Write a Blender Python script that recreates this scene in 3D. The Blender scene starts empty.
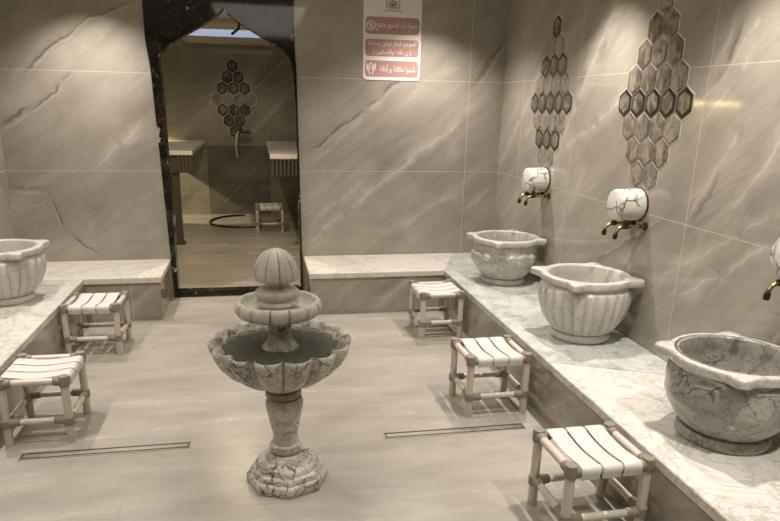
import bpy, bmesh, math, random
from mathutils import Vector, Matrix
random.seed(7)
PI = math.pi
SC = bpy.context.scene
COL = SC.collection

# ------------------------------------------------------------------ room dims
D = 5.994            # back wall plane
XR, XL = 2.2547, -2.0434
YF = -2.0            # wall behind the camera
HB = 0.3586          # bench height
ZC = 2.72            # ceiling
ZG = 1.938           # tile joint height (0.8 m courses)
XB, XLB = 1.574, -1.368
YBR, YBL = 5.308, 5.329
DX0, DX1 = -0.815, 0.405      # door surround outer edges
AY = 10.75           # far wall of the room beyond

# ------------------------------------------------------------------ helpers
def link(name, me, mat=None, parent=None, smooth=False):
    o = bpy.data.objects.new(name, me)
    COL.objects.link(o)
    if mat is not None:
        for m in (mat if isinstance(mat, (list, tuple)) else [mat]):
            me.materials.append(m)
    if parent is not None:
        o.parent = parent
    if smooth:
        for p in me.polygons:
            p.use_smooth = True
    return o

def tomesh(name, bm, mat=None, parent=None, smooth=False, angle=None):
    bmesh.ops.recalc_face_normals(bm, faces=bm.faces[:])
    me = bpy.data.meshes.new(name)
    bm.to_mesh(me); bm.free()
    o = link(name, me, mat, parent, smooth)
    if angle is not None:
        for p in me.polygons:
            p.use_smooth = True
        try:
            me.set_sharp_from_angle(angle=math.radians(angle))
        except Exception:
            pass
    return o

def bx(bm, x0, x1, y0, y1, z0, z1, bevel=0.0):
    r = bmesh.ops.create_cube(bm, size=1.0)
    vs = r['verts']
    for v in vs:
        v.co = Vector(((x0+x1)/2 + v.co.x*(x1-x0), (y0+y1)/2 + v.co.y*(y1-y0), (z0+z1)/2 + v.co.z*(z1-z0)))
    if bevel:
        es = list({e for v in vs for e in v.link_edges})
        bmesh.ops.bevel(bm, geom=es, offset=bevel, segments=2, affect='EDGES', profile=0.6)

def lathe(bm, prof, n=64, fn=None, close=True, origin=(0,0,0)):
    """prof: list of (r,z[,amp]); fn(theta, r, z, amp) -> (r,z)"""
    ox, oy, oz = origin
    rings = []
    for p in prof:
        r, z = p[0], p[1]; a = p[2] if len(p) > 2 else 0
        if r < 1e-6:
            rings.append([bm.verts.new((ox, oy, oz+z))]); continue
        ring = []
        for i in range(n):
            t = 2*PI*i/n
            rr, zz = (r, z) if fn is None else fn(t, r, z, a)
            ring.append(bm.verts.new((ox+rr*math.cos(t), oy+rr*math.sin(t), oz+zz)))
        rings.append(ring)
    for A, B in zip(rings, rings[1:]):
        if len(A) == 1 and len(B) == 1: continue
        for i in range(n):
            j = (i+1) % n
            if len(A) == 1: bm.faces.new((A[0], B[j], B[i]))
            elif len(B) == 1: bm.faces.new((A[i], A[j], B[0]))
            else: bm.faces.new((A[i], A[j], B[j], B[i]))
    if close:
        for R in (rings[0], rings[-1]):
            if len(R) > 2: bm.faces.new(R)
    return rings

def tube(bm, pts, r, n=12, cap=True):
    pts = [Vector(p) for p in pts]
    rad = r if isinstance(r, (list, tuple)) else [r]*len(pts)
    rings = []
    up = None
    for i, p in enumerate(pts):
        d = (pts[min(i+1, len(pts)-1)] - pts[max(i-1, 0)]).normalized()
        if up is None:
            up = Vector((0,0,1)) if abs(d.z) < .9 else Vector((1,0,0))
        s = d.cross(up).normalized(); up = s.cross(d).normalized()
        rings.append([bm.verts.new(p + rad[i]*(math.cos(2*PI*k/n)*s + math.sin(2*PI*k/n)*up)) for k in range(n)])
    for A, B in zip(rings, rings[1:]):
        for k in range(n):
            bm.faces.new((A[k], A[(k+1)%n], B[(k+1)%n], B[k]))
    if cap:
        bm.faces.new(rings[0]); bm.faces.new(rings[-1])

def prism(bm, pts, frame, depth):
    """pts 2-D polygon; frame(u,v,w)->xyz ; extruded w 0..depth"""
    a = [bm.verts.new(frame(u, v, 0)) for u, v in pts]
    b = [bm.verts.new(frame(u, v, depth)) for u, v in pts]
    n = len(pts)
    bm.faces.new(a); bm.faces.new(b[::-1])
    for i in range(n):
        bm.faces.new((a[i], a[(i+1)%n], b[(i+1)%n], b[i]))

def round_rect(x0, x1, y0, y1, r, n=5):
    out = []
    for cx, cy, a0 in ((x1-r, y1-r, 0), (x0+r, y1-r, 90), (x0+r, y0+r, 180), (x1-r, y0+r, 270)):
        for k in range(n+1):
            t = math.radians(a0 + 90*k/n)
            out.append((cx + r*math.cos(t), cy + r*math.sin(t)))
    return out

def thing(name, label, cat, loc=(0,0,0), rz=0, group=None):
    o = bpy.data.objects.new(name, None); COL.objects.link(o)
    o.empty_display_size = .05
    o.location = loc; o.rotation_euler = (0,0,rz)
    return tag(o, label, cat, group)

def tag(o, label, cat, group=None):
    o['label'] = label; o['category'] = cat
    if group: o['group'] = group
    return o

def struct(o):
    o['kind'] = 'structure'; return o

def dup(root, loc, rz, label):
    r = root.copy(); COL.objects.link(r); r.location = loc; r.rotation_euler = (0,0,rz); r['label'] = label
    for ch in list(root.children):
        c = ch.copy(); COL.objects.link(c); c.parent = r
        for g in list(ch.children):
            d = g.copy(); COL.objects.link(d); d.parent = c
    return r

# ------------------------------------------------------------------ node builder
class NB:
    def __init__(s, name):
        s.mat = bpy.data.materials.new(name); s.mat.use_nodes = True
        s.t = s.mat.node_tree; s.t.nodes.clear()
        s.out = s.t.nodes.new('ShaderNodeOutputMaterial')
        s.b = s.t.nodes.new('ShaderNodeBsdfPrincipled')
        s.t.links.new(s.b.outputs[0], s.out.inputs[0])
        tc = s.t.nodes.new('ShaderNodeTexCoord'); s.obj = tc.outputs['Object']
        sx = s.t.nodes.new('ShaderNodeSeparateXYZ'); s.t.links.new(s.obj, sx.inputs[0])
        s.X, s.Y, s.Z = sx.outputs
    def put(s, sock, v):
        if isinstance(v, (int, float)):
            sock.default_value = v
        elif isinstance(v, (tuple, list)):
            sock.default_value = (list(v)+[1])[:len(sock.default_value)]
        else:
            s.t.links.new(v, sock)
    def m(s, op, a, b=0.0, c=None, clamp=False):
        n = s.t.nodes.new('ShaderNodeMath'); n.operation = op; n.use_clamp = clamp
        s.put(n.inputs[0], a); s.put(n.inputs[1], b)
        if c is not None: s.put(n.inputs[2], c)
        return n.outputs[0]
    def vec(s, x, y, z):
        n = s.t.nodes.new('ShaderNodeCombineXYZ')
        for i, v in enumerate((x, y, z)): s.put(n.inputs[i], v)
        return n.outputs[0]
    def vadd(s, a, b):
        n = s.t.nodes.new('ShaderNodeVectorMath'); n.operation = 'ADD'
        s.put(n.inputs[0], a); s.put(n.inputs[1], b); return n.outputs[0]
    def map(s, v, loc=(0,0,0), rot=(0,0,0), sc=(1,1,1)):
        n = s.t.nodes.new('ShaderNodeMapping'); s.put(n.inputs[0], v)
        n.inputs['Location'].default_value = loc; n.inputs['Rotation'].default_value = rot; n.inputs['Scale'].default_value = sc
        return n.outputs[0]
    def noise(s, v, scale=5, detail=4, rough=.55, dist=0.0, color=False):
        n = s.t.nodes.new('ShaderNodeTexNoise'); s.put(n.inputs['Vector'], v)
        n.inputs['Scale'].default_value = scale; n.inputs['Detail'].default_value = detail
        n.inputs['Roughness'].default_value = rough; n.inputs['Distortion'].default_value = dist
        return n.outputs[1 if color else 0]
    def voro(s, v, scale=5, feature='DISTANCE_TO_EDGE'):
        n = s.t.nodes.new('ShaderNodeTexVoronoi'); n.feature = feature
        s.put(n.inputs['Vector'], v); n.inputs['Scale'].default_value = scale
        return n.outputs[0]
    def ramp(s, f, stops):
        n = s.t.nodes.new('ShaderNodeValToRGB'); s.put(n.inputs[0], f)
        els = n.color_ramp.elements
        while len(els) < len(stops): els.new(.5)
        for e, (p, c) in zip(els, stops):
            e.position = p; e.color = (list(c)+[1])[:4] if isinstance(c, (tuple, list)) else (c, c, c, 1)
        return n.outputs[0]
    def mix(s, f, a, b):
        n = s.t.nodes.new('ShaderNodeMix'); n.data_type = 'RGBA'
        s.put(n.inputs[0], f); s.put(n.inputs[6], a); s.put(n.inputs[7], b)
        return n.outputs[2]
    def ss(s, v, a, b):
        n = s.t.nodes.new('ShaderNodeMapRange'); n.interpolation_type = 'SMOOTHSTEP'
        s.put(n.inputs[0], v); n.inputs[1].default_value = a; n.inputs[2].default_value = b
        return n.outputs[0]
    def ridge(s, f, w, c=.5):       # thin line where f crosses c
        return s.ss(s.m('ABSOLUTE', s.m('SUBTRACT', f, c)), w, 0.0)
    def rnd(s):
        n = s.t.nodes.new('ShaderNodeObjectInfo'); return n.outputs['Random']
    def bump(s, h, strength=.2, dist=.01):
        n = s.t.nodes.new('ShaderNodeBump'); s.put(n.inputs['Height'], h)
        n.inputs['Strength'].default_value = strength; n.inputs['Distance'].default_value = dist
        s.t.links.new(n.outputs[0], s.b.inputs['Normal'])
    def fin(s, color=None, rough=.4, metal=0, **kw):
        if color is not None: s.put(s.b.inputs['Base Color'], color)
        s.put(s.b.inputs['Roughness'], rough); s.put(s.b.inputs['Metallic'], metal)
        for k, v in kw.items(): s.put(s.b.inputs[k.replace('_', ' ')], v)
        return s.mat

def plain(name, c, rough=.5, metal=0, **kw):
    return NB(name).fin(c, rough, metal, **kw)

# ------------------------------------------------------------------ materials
def wall_mat(name, axis, veins, vjoints, seed, zj=(ZG, ZG-.8, ZG-1.6), tint=1.0):
    """warm grey polished marble slabs; veins: (u0,z0,u1,z1,width,strength,dark?)"""
    n = NB(name)
    u, v = (n.X if axis == 'X' else n.Y), n.Z
    p = n.vec(u, v, seed)
    big = n.noise(p, 1.3, 5, .6, .4)
    rot = n.map(p, rot=(0, 0, math.radians(-38 if axis == 'X' else 38)))
    streak = n.noise(n.map(rot, sc=(.55, 2.6, 1)), 1.7, 7, .62, .5)
    fine = n.noise(p, 34, 4, .65)
    f = n.m('ADD', n.m('MULTIPLY', big, .45), n.m('MULTIPLY', streak, .55))
    col = n.ramp(f, [(.30, (.23, .208, .178)), (.46, (.325, .297, .257)), (.58, (.395, .364, .318)), (.70, (.50, .465, .41))])
    col = n.mix(n.ss(fine, .35, .7), col, n.mix(.12, col, (.22, .198, .168)))
    # soft procedural hairline veins along the bedding
    w1 = n.noise(n.map(rot, loc=(3.1+seed, 1.7, 0), sc=(.45, 1.5, 1)), 1.25, 6, .55, .55)
    l1 = n.m('MULTIPLY', n.ridge(w1, .012), n.ss(n.noise(p, 1.1, 2), .45, .62))
    col = n.mix(n.m('MULTIPLY', l1, .22), col, (.55, .51, .455))
    w2 = n.noise(n.map(rot, loc=(-7.3, 4.1+seed, 0), sc=(.4, 1.8, 1)), 1.1, 6, .55, .5)
    l2 = n.m('MULTIPLY', n.ridge(w2, .010), n.ss(n.noise(n.map(p, loc=(5, 2, 1)), 1.3, 2), .50, .64))
    col = n.mix(n.m('MULTIPLY', l2, .28), col, (.20, .178, .15))
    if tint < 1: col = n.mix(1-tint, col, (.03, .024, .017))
    wob = n.m('MULTIPLY', n.m('SUBTRACT', n.noise(p, 3.2, 6, .6), .5), .16)
    brk = n.ss(n.noise(p, 7, 4, .6), .30, .55)
    for (a0, b0, a1, b1, w, st, dark) in veins:
        L = math.hypot(a1-a0, b1-b0); dx, dz = (a1-a0)/L, (b1-b0)/L
        pu, pv = n.m('SUBTRACT', u, a0), n.m('SUBTRACT', v, b0)
        t = n.m('ADD', n.m('MULTIPLY', pu, dx), n.m('MULTIPLY', pv, dz))
        d = n.m('ADD', n.m('SUBTRACT', n.m('MULTIPLY', pu, dz), n.m('MULTIPLY', pv, dx)), wob)
        msk = n.m('MULTIPLY', n.ss(t, -.05, .12), n.ss(t, L+.05, L-.12))
        msk = n.m('MULTIPLY', msk, brk)
        ad = n.m('ABSOLUTE', d)
        halo = n.m('MULTIPLY', n.ss(ad, w*(7 if not dark else 6), 0), n.m('MULTIPLY', msk, st*(.62 if not dark else .42)))
        core = n.m('MULTIPLY', n.ss(ad, w, w*.2), n.m('MULTIPLY', msk, st*(.62 if not dark else .85)))
        if dark:
            col = n.mix(halo, col, (.22, .198, .168)); col = n.mix(core, col, (.13, .113, .092))
            side = n.m('MULTIPLY', n.ss(n.m('ABSOLUTE', n.m('SUBTRACT', d, w*2.2)), w, 0), n.m('MULTIPLY', msk, .55))
            col = n.mix(side, col, (.56, .50, .43))
        else:
            col = n.mix(halo, col, (.52, .485, .43)); col = n.mix(core, col, (.60, .565, .51))
    g = n.m('MULTIPLY', u, 0.0)
    for z in zj:
        q = n.ss(n.m('ABSOLUTE', n.m('SUBTRACT', v, z)), .0035, .0015); g = n.m('MAXIMUM', g, q)
    for a in vjoints:
        q = n.ss(n.m('ABSOLUTE', n.m('SUBTRACT', u, a)), .0035, .0015); g = n.m('MAXIMUM', g, q)
    col = n.mix(n.m('MULTIPLY', g, .8), col, (.53, .49, .43))
    n.bump(n.m('SUBTRACT', 1, g), .12, .003)
    return n.fin(col, n.m('ADD', n.m('MULTIPLY', g, .3), .065), IOR=1.5)

M_back = wall_mat('back wall marble', 'X', [
    (-1.80, 1.93, -1.379, 2.284, .011, .95, 1), (-1.379, 2.284, -.93, 2.47, .010, .7, 1),
    (-2.04, 1.48, -1.775, 1.66, .020, .9, 1), (-1.80, 1.60, -1.44, 1.936, .010, .9, 1),
    (-2.06, 1.037, -1.74, .975, .020, .55, 1), (-1.761, .978, -1.62, .616, .009, .9, 1), (-1.62, .616, -1.40, .399, .008, .8, 1),
    (-1.345, 1.145, -.93, 1.56, .012, .65, 0), (-1.2, 1.32, -.86, 1.50, .009, .5, 0),
    (.481, 1.325, 1.30, 1.95, .012, .8, 1), (.52, 1.22, 1.15, 1.80, .010, .6, 0),
    (.471, .509, 1.859, 1.604, .012, .85, 0), (.472, .65, 1.027, 1.105, .009, .55, 0),
    (1.88, .74, 2.24, 1.02, .012, .6, 0), (1.95, 1.90, 2.24, 2.32, .02, .6, 1), (1.3, .62, 1.9, .95, .008, .5, 0),
    ], [1.93], 1.3)
M_right = wall_mat('right wall marble', 'Y', [
    (4.72, 1.45, 4.05, 2.45, .020, .95, 0), (4.95, 1.30, 3.72, 1.86, .014, .8, 0), (4.62, 1.62, 4.15, 2.3, .03, .5, 0),
    (3.143, 1.728, 2.80, 2.16, .014, .85, 0), (3.06, 1.85, 2.92, 2.15, .03, .75, 1), (3.15, 1.60, 2.80, 2.02, .012, .55, 0),
    (2.80, 1.25, 2.50, 1.72, .012, .8, 0), (3.13, 1.25, 2.76, 1.70, .014, .6, 0), (3.07, 1.14, 2.93, 1.45, .02, .55, 1),
    (5.937, 1.205, 5.123, 2.083, .011, .65, 0), (5.5, 1.456, 4.9, 1.75, .012, .55, 0), (5.85, .7, 5.2, 1.2, .010, .5, 0),
    (3.061, .733, 2.458, 1.187, .010, .8, 0), (3.032, .963, 2.4, 1.34, .010, .55, 0), (3.6, .45, 2.967, 1.032, .012, .5, 0),
    (4.62, .75, 4.30, 1.33, .012, .5, 0), (3.96, .75, 3.3, 1.12, .010, .45, 1), (2.4, .7, 2.0, 1.1, .01, .7, 1),
    ], [1.515, 3.115, 4.53, 5.50], 4.7)
M_left = wall_mat('left wall marble', 'Y', [(2.0, .9, 3.4, 1.9, .012, .7, 0), (3.6, 1.2, 4.6, 2.3, .012, .7, 1)], [1.5, 3.1, 4.7], 9.1)
M_far = wall_mat('far room marble', 'X', [(-.1, 1.2, .55, 1.85, .012, .8, 0), (.0, 1.95, .5, 2.45, .02, .6, 1), (-1.2, 1.1, -.5, 1.9, .01, .5, 0)], [-.5, .2], 6.2)
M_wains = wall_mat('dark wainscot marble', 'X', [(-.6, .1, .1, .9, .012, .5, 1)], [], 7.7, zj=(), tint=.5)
M_riser = wall_mat('bench riser marble', 'X', [(.95, .02, 1.35, .35, .010, .8, 0), (-1.1, .05, -.8, .3, .01, .5, 0)], [-1.02], 2.2, zj=())
M_riser_y = wall_mat('bench riser marble side', 'Y', [(3.2, .05, 2.8, .33, .010, .6, 0), (4.6, .02, 4.2, .32, .01, .5, 0)], [3.3, 1.7], 5.2, zj=())

def floor_mat():
    n = NB('floor marble tiles')
    p = n.vec(n.X, n.Y, 0.0)
    big = n.noise(p, 1.1, 5, .6, .5)
    st = n.noise(n.map(p, rot=(0, 0, .25), sc=(.6, 2.2, 1)), 2.2, 8, .62, .5)
    f = n.m('ADD', n.m('MULTIPLY', big, .4), n.m('MULTIPLY', st, .6))
    col = n.ramp(f, [(.30, (.245, .226, .20)), (.45, (.335, .311, .277)), (.57, (.395, .369, .331)), (.70, (.48, .451, .408))])
    w = n.noise(n.map(p, rot=(0, 0, .35), sc=(.5, 1.4, 1)), 1.6, 7, .6, .8)
    col = n.mix(n.m('MULTIPLY', n.ridge(w, .012), .07), col, (.58, .545, .49))
    w = n.noise(n.map(p, loc=(4, 9, 0), rot=(0, 0, .6), sc=(.5, 1.4, 1)), 1.8, 7, .6, .8)
    col = n.mix(n.m('MULTIPLY', n.ridge(w, .014), .2), col, (.27, .24, .205))
    def joint(c, off, per):
        k = n.m('FRACT', n.m('DIVIDE', n.m('SUBTRACT', c, off), per))
        k = n.m('ABSOLUTE', n.m('SUBTRACT', k, .5))
        return n.ss(k, .5-.0042/per, .5-.0016/per)
    g = n.m('MAXIMUM', joint(n.X, -.64, 1.44), joint(n.Y, 3.30, .72))
    col = n.mix(n.m('MULTIPLY', g, .4), col, (.30, .27, .235))
    n.bump(n.m('SUBTRACT', 1, g), .15, .002)
    return n.fin(col, n.m('ADD', .20, n.m('MULTIPLY', st, .12)), IOR=1.48)
M_floor = floor_mat()

def carrara(name, base, vein, vs=1.0, seed=0.0, rough=.16, dens=.52):
    n = NB(name)
    p = n.map(n.obj, loc=(seed, seed*1.7, seed*.6))
    a = n.noise(p, 2.2*vs, 7, .62, .9)
    b = n.noise(n.map(p, loc=(5, 1, 2)), 4.4*vs, 7, .6, 1.1)
    cl = n.noise(p, 3.0*vs, 6, .68)
    col = n.mix(n.ss(cl, dens, .78), base, n.mix(.55, base, vein))
    col = n.mix(n.m('MULTIPLY', n.ridge(a, .030), .42), col, vein)
    col = n.mix(n.m('MULTIPLY', n.m('MULTIPLY', n.ridge(b, .016), n.ss(cl, .4, .6)), .7), col, vein)
    return n.fin(col, rough, IOR=1.5)
M_slab = carrara('white bench marble', (.68, .66, .62), (.30, .28, .25), 1.5, .7, dens=.46)
def _slab2(n):
    p = n.obj
    cl = n.noise(p, 5, 7, .68, .4)
    fl = n.noise(p, 26, 5, .7, .6)
    col = n.ramp(cl, [(.36, (.40, .412, .402)), (.5, (.55, .565, .553)), (.64, (.64, .652, .635))])
    col = n.mix(n.m('MULTIPLY', n.ss(fl, .56, .70), .75), col, (.20, .207, .20))
    col = n.mix(n.m('MULTIPLY', n.ridge(n.noise(p, 6, 7, .6, 1.0), .02), .35), col, (.22, .225, .22))
    return n.fin(col, .15, IOR=1.5)
M_slab2 = _slab2(NB('cool grey bench marble'))
M_slab3 = carrara('cream bench marble', (.74, .71, .655), (.46, .42, .365), .9, 6.3, dens=.62)

def breccia(name, base, mid, dark, sc=9, vein=.035, rough=.3, seed=0.0, amt=.85, lightvein=None):
    n = NB(name)
    p = n.vadd(n.map(n.obj, loc=(seed, seed*.6, seed*1.3)), n.vec(n.m('MULTIPLY', n.rnd(), 7.0), 0.0, 0.0))
    wn = n.noise(p, sc*.55, 5, .6, 0, color=True)
    q = n.vadd(p, n.map(wn, sc=(.16, .16, .16)))
    cl = n.noise(p, sc*.42, 7, .66, .5)
    col = n.ramp(cl, [(.34, mid), (.5, n_mix(mid, base, .55)), (.66, base)])
    fine = n.noise(p, sc*5, 4, .7)
    col = n.mix(n.m('MULTIPLY', n.ss(fine, .5, .68), .5), col, n_mix(mid, dark, .45))
    e = n.voro(q, sc)
    thick = n.ss(n.noise(p, sc*.5, 3), .42, .66)
    v1 = n.m('MULTIPLY', n.ss(e, vein, vein*.15), n.m('MULTIPLY', n.m('ADD', .25, n.m('MULTIPLY', thick, .75)), amt))
    col = n.mix(v1, col, dark)
    e2 = n.ridge(n.noise(q, sc*.9, 6, .6, .6), .018)
    col = n.mix(n.m('MULTIPLY', e2, amt*.7), col, dark)
    if lightvein:
        e3 = n.ridge(n.noise(n.map(q, loc=(3, 8, 1)), sc*.7, 6, .6, .8), .02)
        col = n.mix(n.m('MULTIPLY', e3, .7), col, lightvein)
    n.bump(fine, .05, .002)
    return n.fin(col, rough)
def n_mix(a, b, t): return tuple(x*(1-t)+y*t for x, y in zip(a, b))
M_basin_grey = breccia('grey veined marble', (.40, .385, .36), (.25, .238, .222), (.06, .055, .05), 9, .035, .2, 0, .9)
M_basin_mid = breccia('pale grey veined marble', (.56, .54, .50), (.40, .38, .345), (.16, .145, .125), 11, .03, .28, 2.0, .6, (.68, .66, .61))
M_rim_grey_lit = breccia('polished top-lit rim marble', (.62, .60, .565), (.50, .48, .445), (.18, .165, .145), 9, .03, .16, 8.0, .5)  # paler than the bowl: overhead light on the rim painted into the colour
M_rim_mid_lit = breccia('top-lit mid rim marble', (.62, .60, .56), (.48, .46, .42), (.20, .18, .155), 11, .03, .2, 9.0, .5)  # same stone as the bowl, lightened to paint in the light from above
M_basin_white = breccia('pale fluted marble', (.63, .61, .57), (.49, .47, .43), (.27, .25, .22), 7, .02, .28, 4.0, .4)
M_fount = breccia('beige veined fountain marble', (.66, .625, .565), (.33, .30, .262), (.045, .038, .032), 15, .10, .36, 1.0, .95, (.66, .62, .55))
M_fount_dark = breccia('dark veined collar marble', (.28, .245, .20), (.18, .155, .125), (.05, .042, .034), 22, .08, .4, 3.0, .9, (.5, .46, .4))
M_fount_pale = breccia('pale fountain marble', (.62, .585, .525), (.48, .45, .40), (.18, .16, .135), 16, .04, .38, 5.0, .5)
def _drum(n):
    p = n.vadd(n.obj, n.vec(n.m('MULTIPLY', n.rnd(), 5.0), 0.0, 0.0))
    q = n.vadd(p, n.map(n.noise(p, 9, 5, .6, 0, color=True), sc=(.09, .09, .09)))
    e = n.voro(q, 9)
    th = n.ss(n.noise(p, 9, 3), .40, .62)
    col = n.mix(n.ss(n.noise(p, 8, 5), .45, .75), (.74, .73, .70), (.60, .585, .55))
    col = n.mix(n.m('MULTIPLY', n.ss(e, .07, .01), n.m('ADD', .2, n.m('MULTIPLY', th, .75))), col, (.13, .105, .075))
    return n.fin(col, .2)
M_drum = _drum(NB('white marble with dark veins'))
M_frame = (lambda n: (n,))(NB('dark brecciated marble'))[0]
def _frame(n):
    p = n.obj
    q = n.vadd(p, n.map(n.noise(p, 6, 5, .6, 0, color=True), sc=(.2, .2, .2)))
    cl = n.noise(p, 6, 6, .65, .5)
    col = n.ramp(cl, [(.35, (.006, .005, .004)), (.58, (.014, .011, .009)), (.75, (.05, .039, .029))])
    e = n.ridge(n.noise(q, 7, 6, .6, .8), .012)
    col = n.mix(n.m('MULTIPLY', e, .35), col, (.20, .165, .125))
    patch = n.m('MULTIPLY', n.ss(n.noise(n.map(q, loc=(2.2, 3.1, 5.3), sc=(1, 1, .8)), 9, 3, .6), .63, .66), n.ss(n.noise(p, 2.2, 2), .42, .55))
    col = n.mix(patch, col, (.55, .49, .41))
    return n.fin(col, .06, IOR=1.42)
M_frame = _frame(M_frame)
M_ceil = plain('white ceiling paint', (.62, .585, .53), .8)
M_rearwall = plain('warm grey plaster', (.40, .355, .295), .5)

def bamboo(name, a, b, rough=.35):
    n = NB(name)
    f = n.noise(n.map(n.obj, sc=(40, 40, 9)), 1.6, 3)
    return n.fin(n.mix(f, a, b), rough)
M_bamboo = bamboo('pale bamboo cane', (.54, .495, .425), (.66, .61, .535))
M_wrap = bamboo('brown cane binding', (.20, .172, .138), (.30, .262, .215), .55)
M_strap = (lambda n: n.fin(n.mix(n.noise(n.map(n.obj, sc=(160, 160, 160)), 1, 2), (.60, .585, .55), (.68, .665, .63)), .42))(NB('white woven strap'))
M_steel = (lambda n: n.fin(n.mix(n.noise(n.map(n.obj, sc=(2, 60, 1)), 3, 3), (.70, .69, .67), (.84, .83, .80)), 0.2, .85))(NB('brushed steel'))
M_dark = plain('dark drain channel', (.03, .028, .025), .45)
M_brass = (lambda n: n.fin(n.mix(n.ss(n.noise(n.obj, 30, 4), .4, .65), (.46, .36, .19), (.26, .19, .09)), .26, 1))(NB('aged brass'))
M_brassdk = plain('dark bronze', (.085, .055, .028), .36, .9)
M_grout = plain('pale tile joint', (.66, .62, .55), .4)

def agate(name, c0, c1, c2, seed):
    n = NB(name)
    p = n.vadd(n.map(n.obj, loc=(seed, 0, 0)), n.vec(n.m('MULTIPLY', n.rnd(), 9.0), n.rnd(), 0.0))
    f = n.noise(n.map(p, sc=(1, 1, .7)), 14, 5, .6, 1.2)
    col = n.ramp(f, [(.36, c0), (.5, c1), (.64, c2)])
    col = n.mix(n.m('MULTIPLY', n.ridge(n.noise(p, 17, 5, .6, 1.0), .02), .5), col, (.42, .37, .30))
    return n.fin(col, .12, IOR=1.5)
M_hex_dark = agate('dark agate tile', (.055, .045, .035), (.14, .118, .094), (.30, .26, .21), 0)
M_hex_mid = agate('brown grey agate tile', (.10, .085, .067), (.22, .192, .157), (.36, .32, .265), 3)
M_hex_pale = agate('pale agate tile', (.14, .122, .10), (.27, .24, .20), (.37, .335, .285), 5)
M_hex_edge = plain('dark bevel edge', (.035, .028, .022), .2)

M_paper = plain('white laminated paper', (.82, .78, .75), .25)
M_pink = plain('dusty pink print', (.44, .275, .25), .25)
M_ink = plain('white print', (.86, .82, .79), .25)
M_greyink = plain('grey print', (.30, .26, .24), .3)
M_water = NB('pool water')
_w = M_water.noise(M_water.obj, 9, 3)
M_water.bump(_w, .08, .01)
M_water = M_water.fin((.095, .10, .085), .05, 0, IOR=1.33, Alpha=.6)
M_bowl_in = M_fount
M_hose = plain('black rubber hose', (.02, .018, .016), .4)
M_chrome = plain('chrome', (.75, .74, .72), .12, 1)
M_table_dark = (lambda n: n.fin(n.mix(n.noise(n.map(n.obj, sc=(2, 2, 8)), 4, 5), (.05, .042, .034), (.10, .086, .07)), .3))(NB('dark stained panel'))
M_whitepipe = plain('pale glossy pipe', (.75, .73, .68), .15)
M_table_slat = plain('worn dark slat', (.09, .078, .064), .4)
def emis(name, c, s):
    return NB(name).fin((.6, .6, .6), .5, 0, Emission_Color=c, Emission_Strength=s)
M_lamp = emis('cool light panel', (.60, .70, 1.0), .55)
M_warmlamp = emis('warm light strip', (1.0, .80, .40), 45.0)

# ------------------------------------------------------------------ setting
def slab(name, mat, *b):
    bm = bmesh.new(); bx(bm, *b); return struct(tomesh(name, bm, mat))
slab('floor', M_floor, -4.4, 2.4, YF-.1, AY+.1, -.1, 0)
slab('ceiling', M_ceil, XL-.1, XR+.1, YF-.1, D, ZC, ZC+.1)
slab('wall_right', M_right, XR, XR+.1, YF, D+.1, 0, ZC)
slab('wall_left', M_left, XL-.1, XL, YF, D+.1, 0, ZC)
slab('wall_front', M_rearwall, XL-.1, XR+.1, YF-.1, YF, 0, ZC)
def lean(bm):      # the openings' jambs follow the slightly leaning surround
    for v in bm.verts:
        if abs(v.co.x-DX0) < .02: v.co.x = -.76 - .030*v.co.z
        elif abs(v.co.x-DX1) < .02: v.co.x = .394 - .016*v.co.z
bm = bmesh.new()
bx(bm, XL-.1, DX0+.01, D, D+.1, 0, ZC)
bx(bm, DX1-.01, XR+.1, D, D+.1, 0, ZC)
lean(bm)
struct(tomesh('wall_back', bm, M_back))

# arched doorway: surround of dark marble
inner = [(-.733, 0), (-.741, .89), (-.745, 1.726), (-.756, 1.98), (-.757, 2.03), (-.752, 2.066), (-.735, 2.100), (-.678, 2.155), (-.553, 2.233), (-.411, 2.312), (-.310, 2.378), (-.250, 2.422), (-.219, 2.455),
         (-.188, 2.424), (-.085, 2.350), (.095, 2.244), (.205, 2.185), (.272, 2.138), (.315, 2.085), (.333, 2.040), (.343, 1.98), (.362, 1.665), (.372, .883), (.378, 0)]
cxd = -.186
def oxl(z): return -.768 - .030*z
def oxr(z): return .402 - .016*z
outer = []
for k, (x, z) in enumerate(inner):
    if z < 2.0: outer.append((oxl(z) if x < -.2 else oxr(z), z))
    elif k < 8: outer.append((oxl(ZC), 2.0 + (ZC-2.0)*(k-3)/4))
    elif k > 15: outer.append((oxr(ZC), 2.0 + (ZC-2.0)*(20-k)/4))
    else: outer.append((oxl(ZC) + (oxr(ZC)-oxl(ZC))*(k-7)/9, ZC))
bm = bmesh.new()
Y0, Y1 = D-.018, D+.118
V = [[bm.verts.new((x, y, z)) for x, z in inner] for y in (Y0, Y1)]
O = [[bm.verts.new((x, y, z)) for x, z in outer] for y in (Y0, Y1)]
for i in range(len(inner)-1):
    bm.faces.new((V[0][i], V[0][i+1], O[0][i+1], O[0][i]))
    bm.faces.new((V[1][i+1], V[1][i], O[1][i], O[1][i+1]))
    bm.faces.new((V[0][i+1], V[0][i], V[1][i], V[1][i+1]))
    bm.faces.new((O[0][i], O[0][i+1], O[1][i+1], O[1][i]))
for a in (0, len(inner)-1):
    bm.faces.new((V[0][a], O[0][a], O[1][a], V[1][a]))
door = struct(tomesh('door_1', bm, M_frame))
bm = bmesh.new(); bx(bm, -.7335, .3785, D-.018, D+.118, 0, .05, .004)
tomesh('threshold', bm, M_frame, door)

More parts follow.
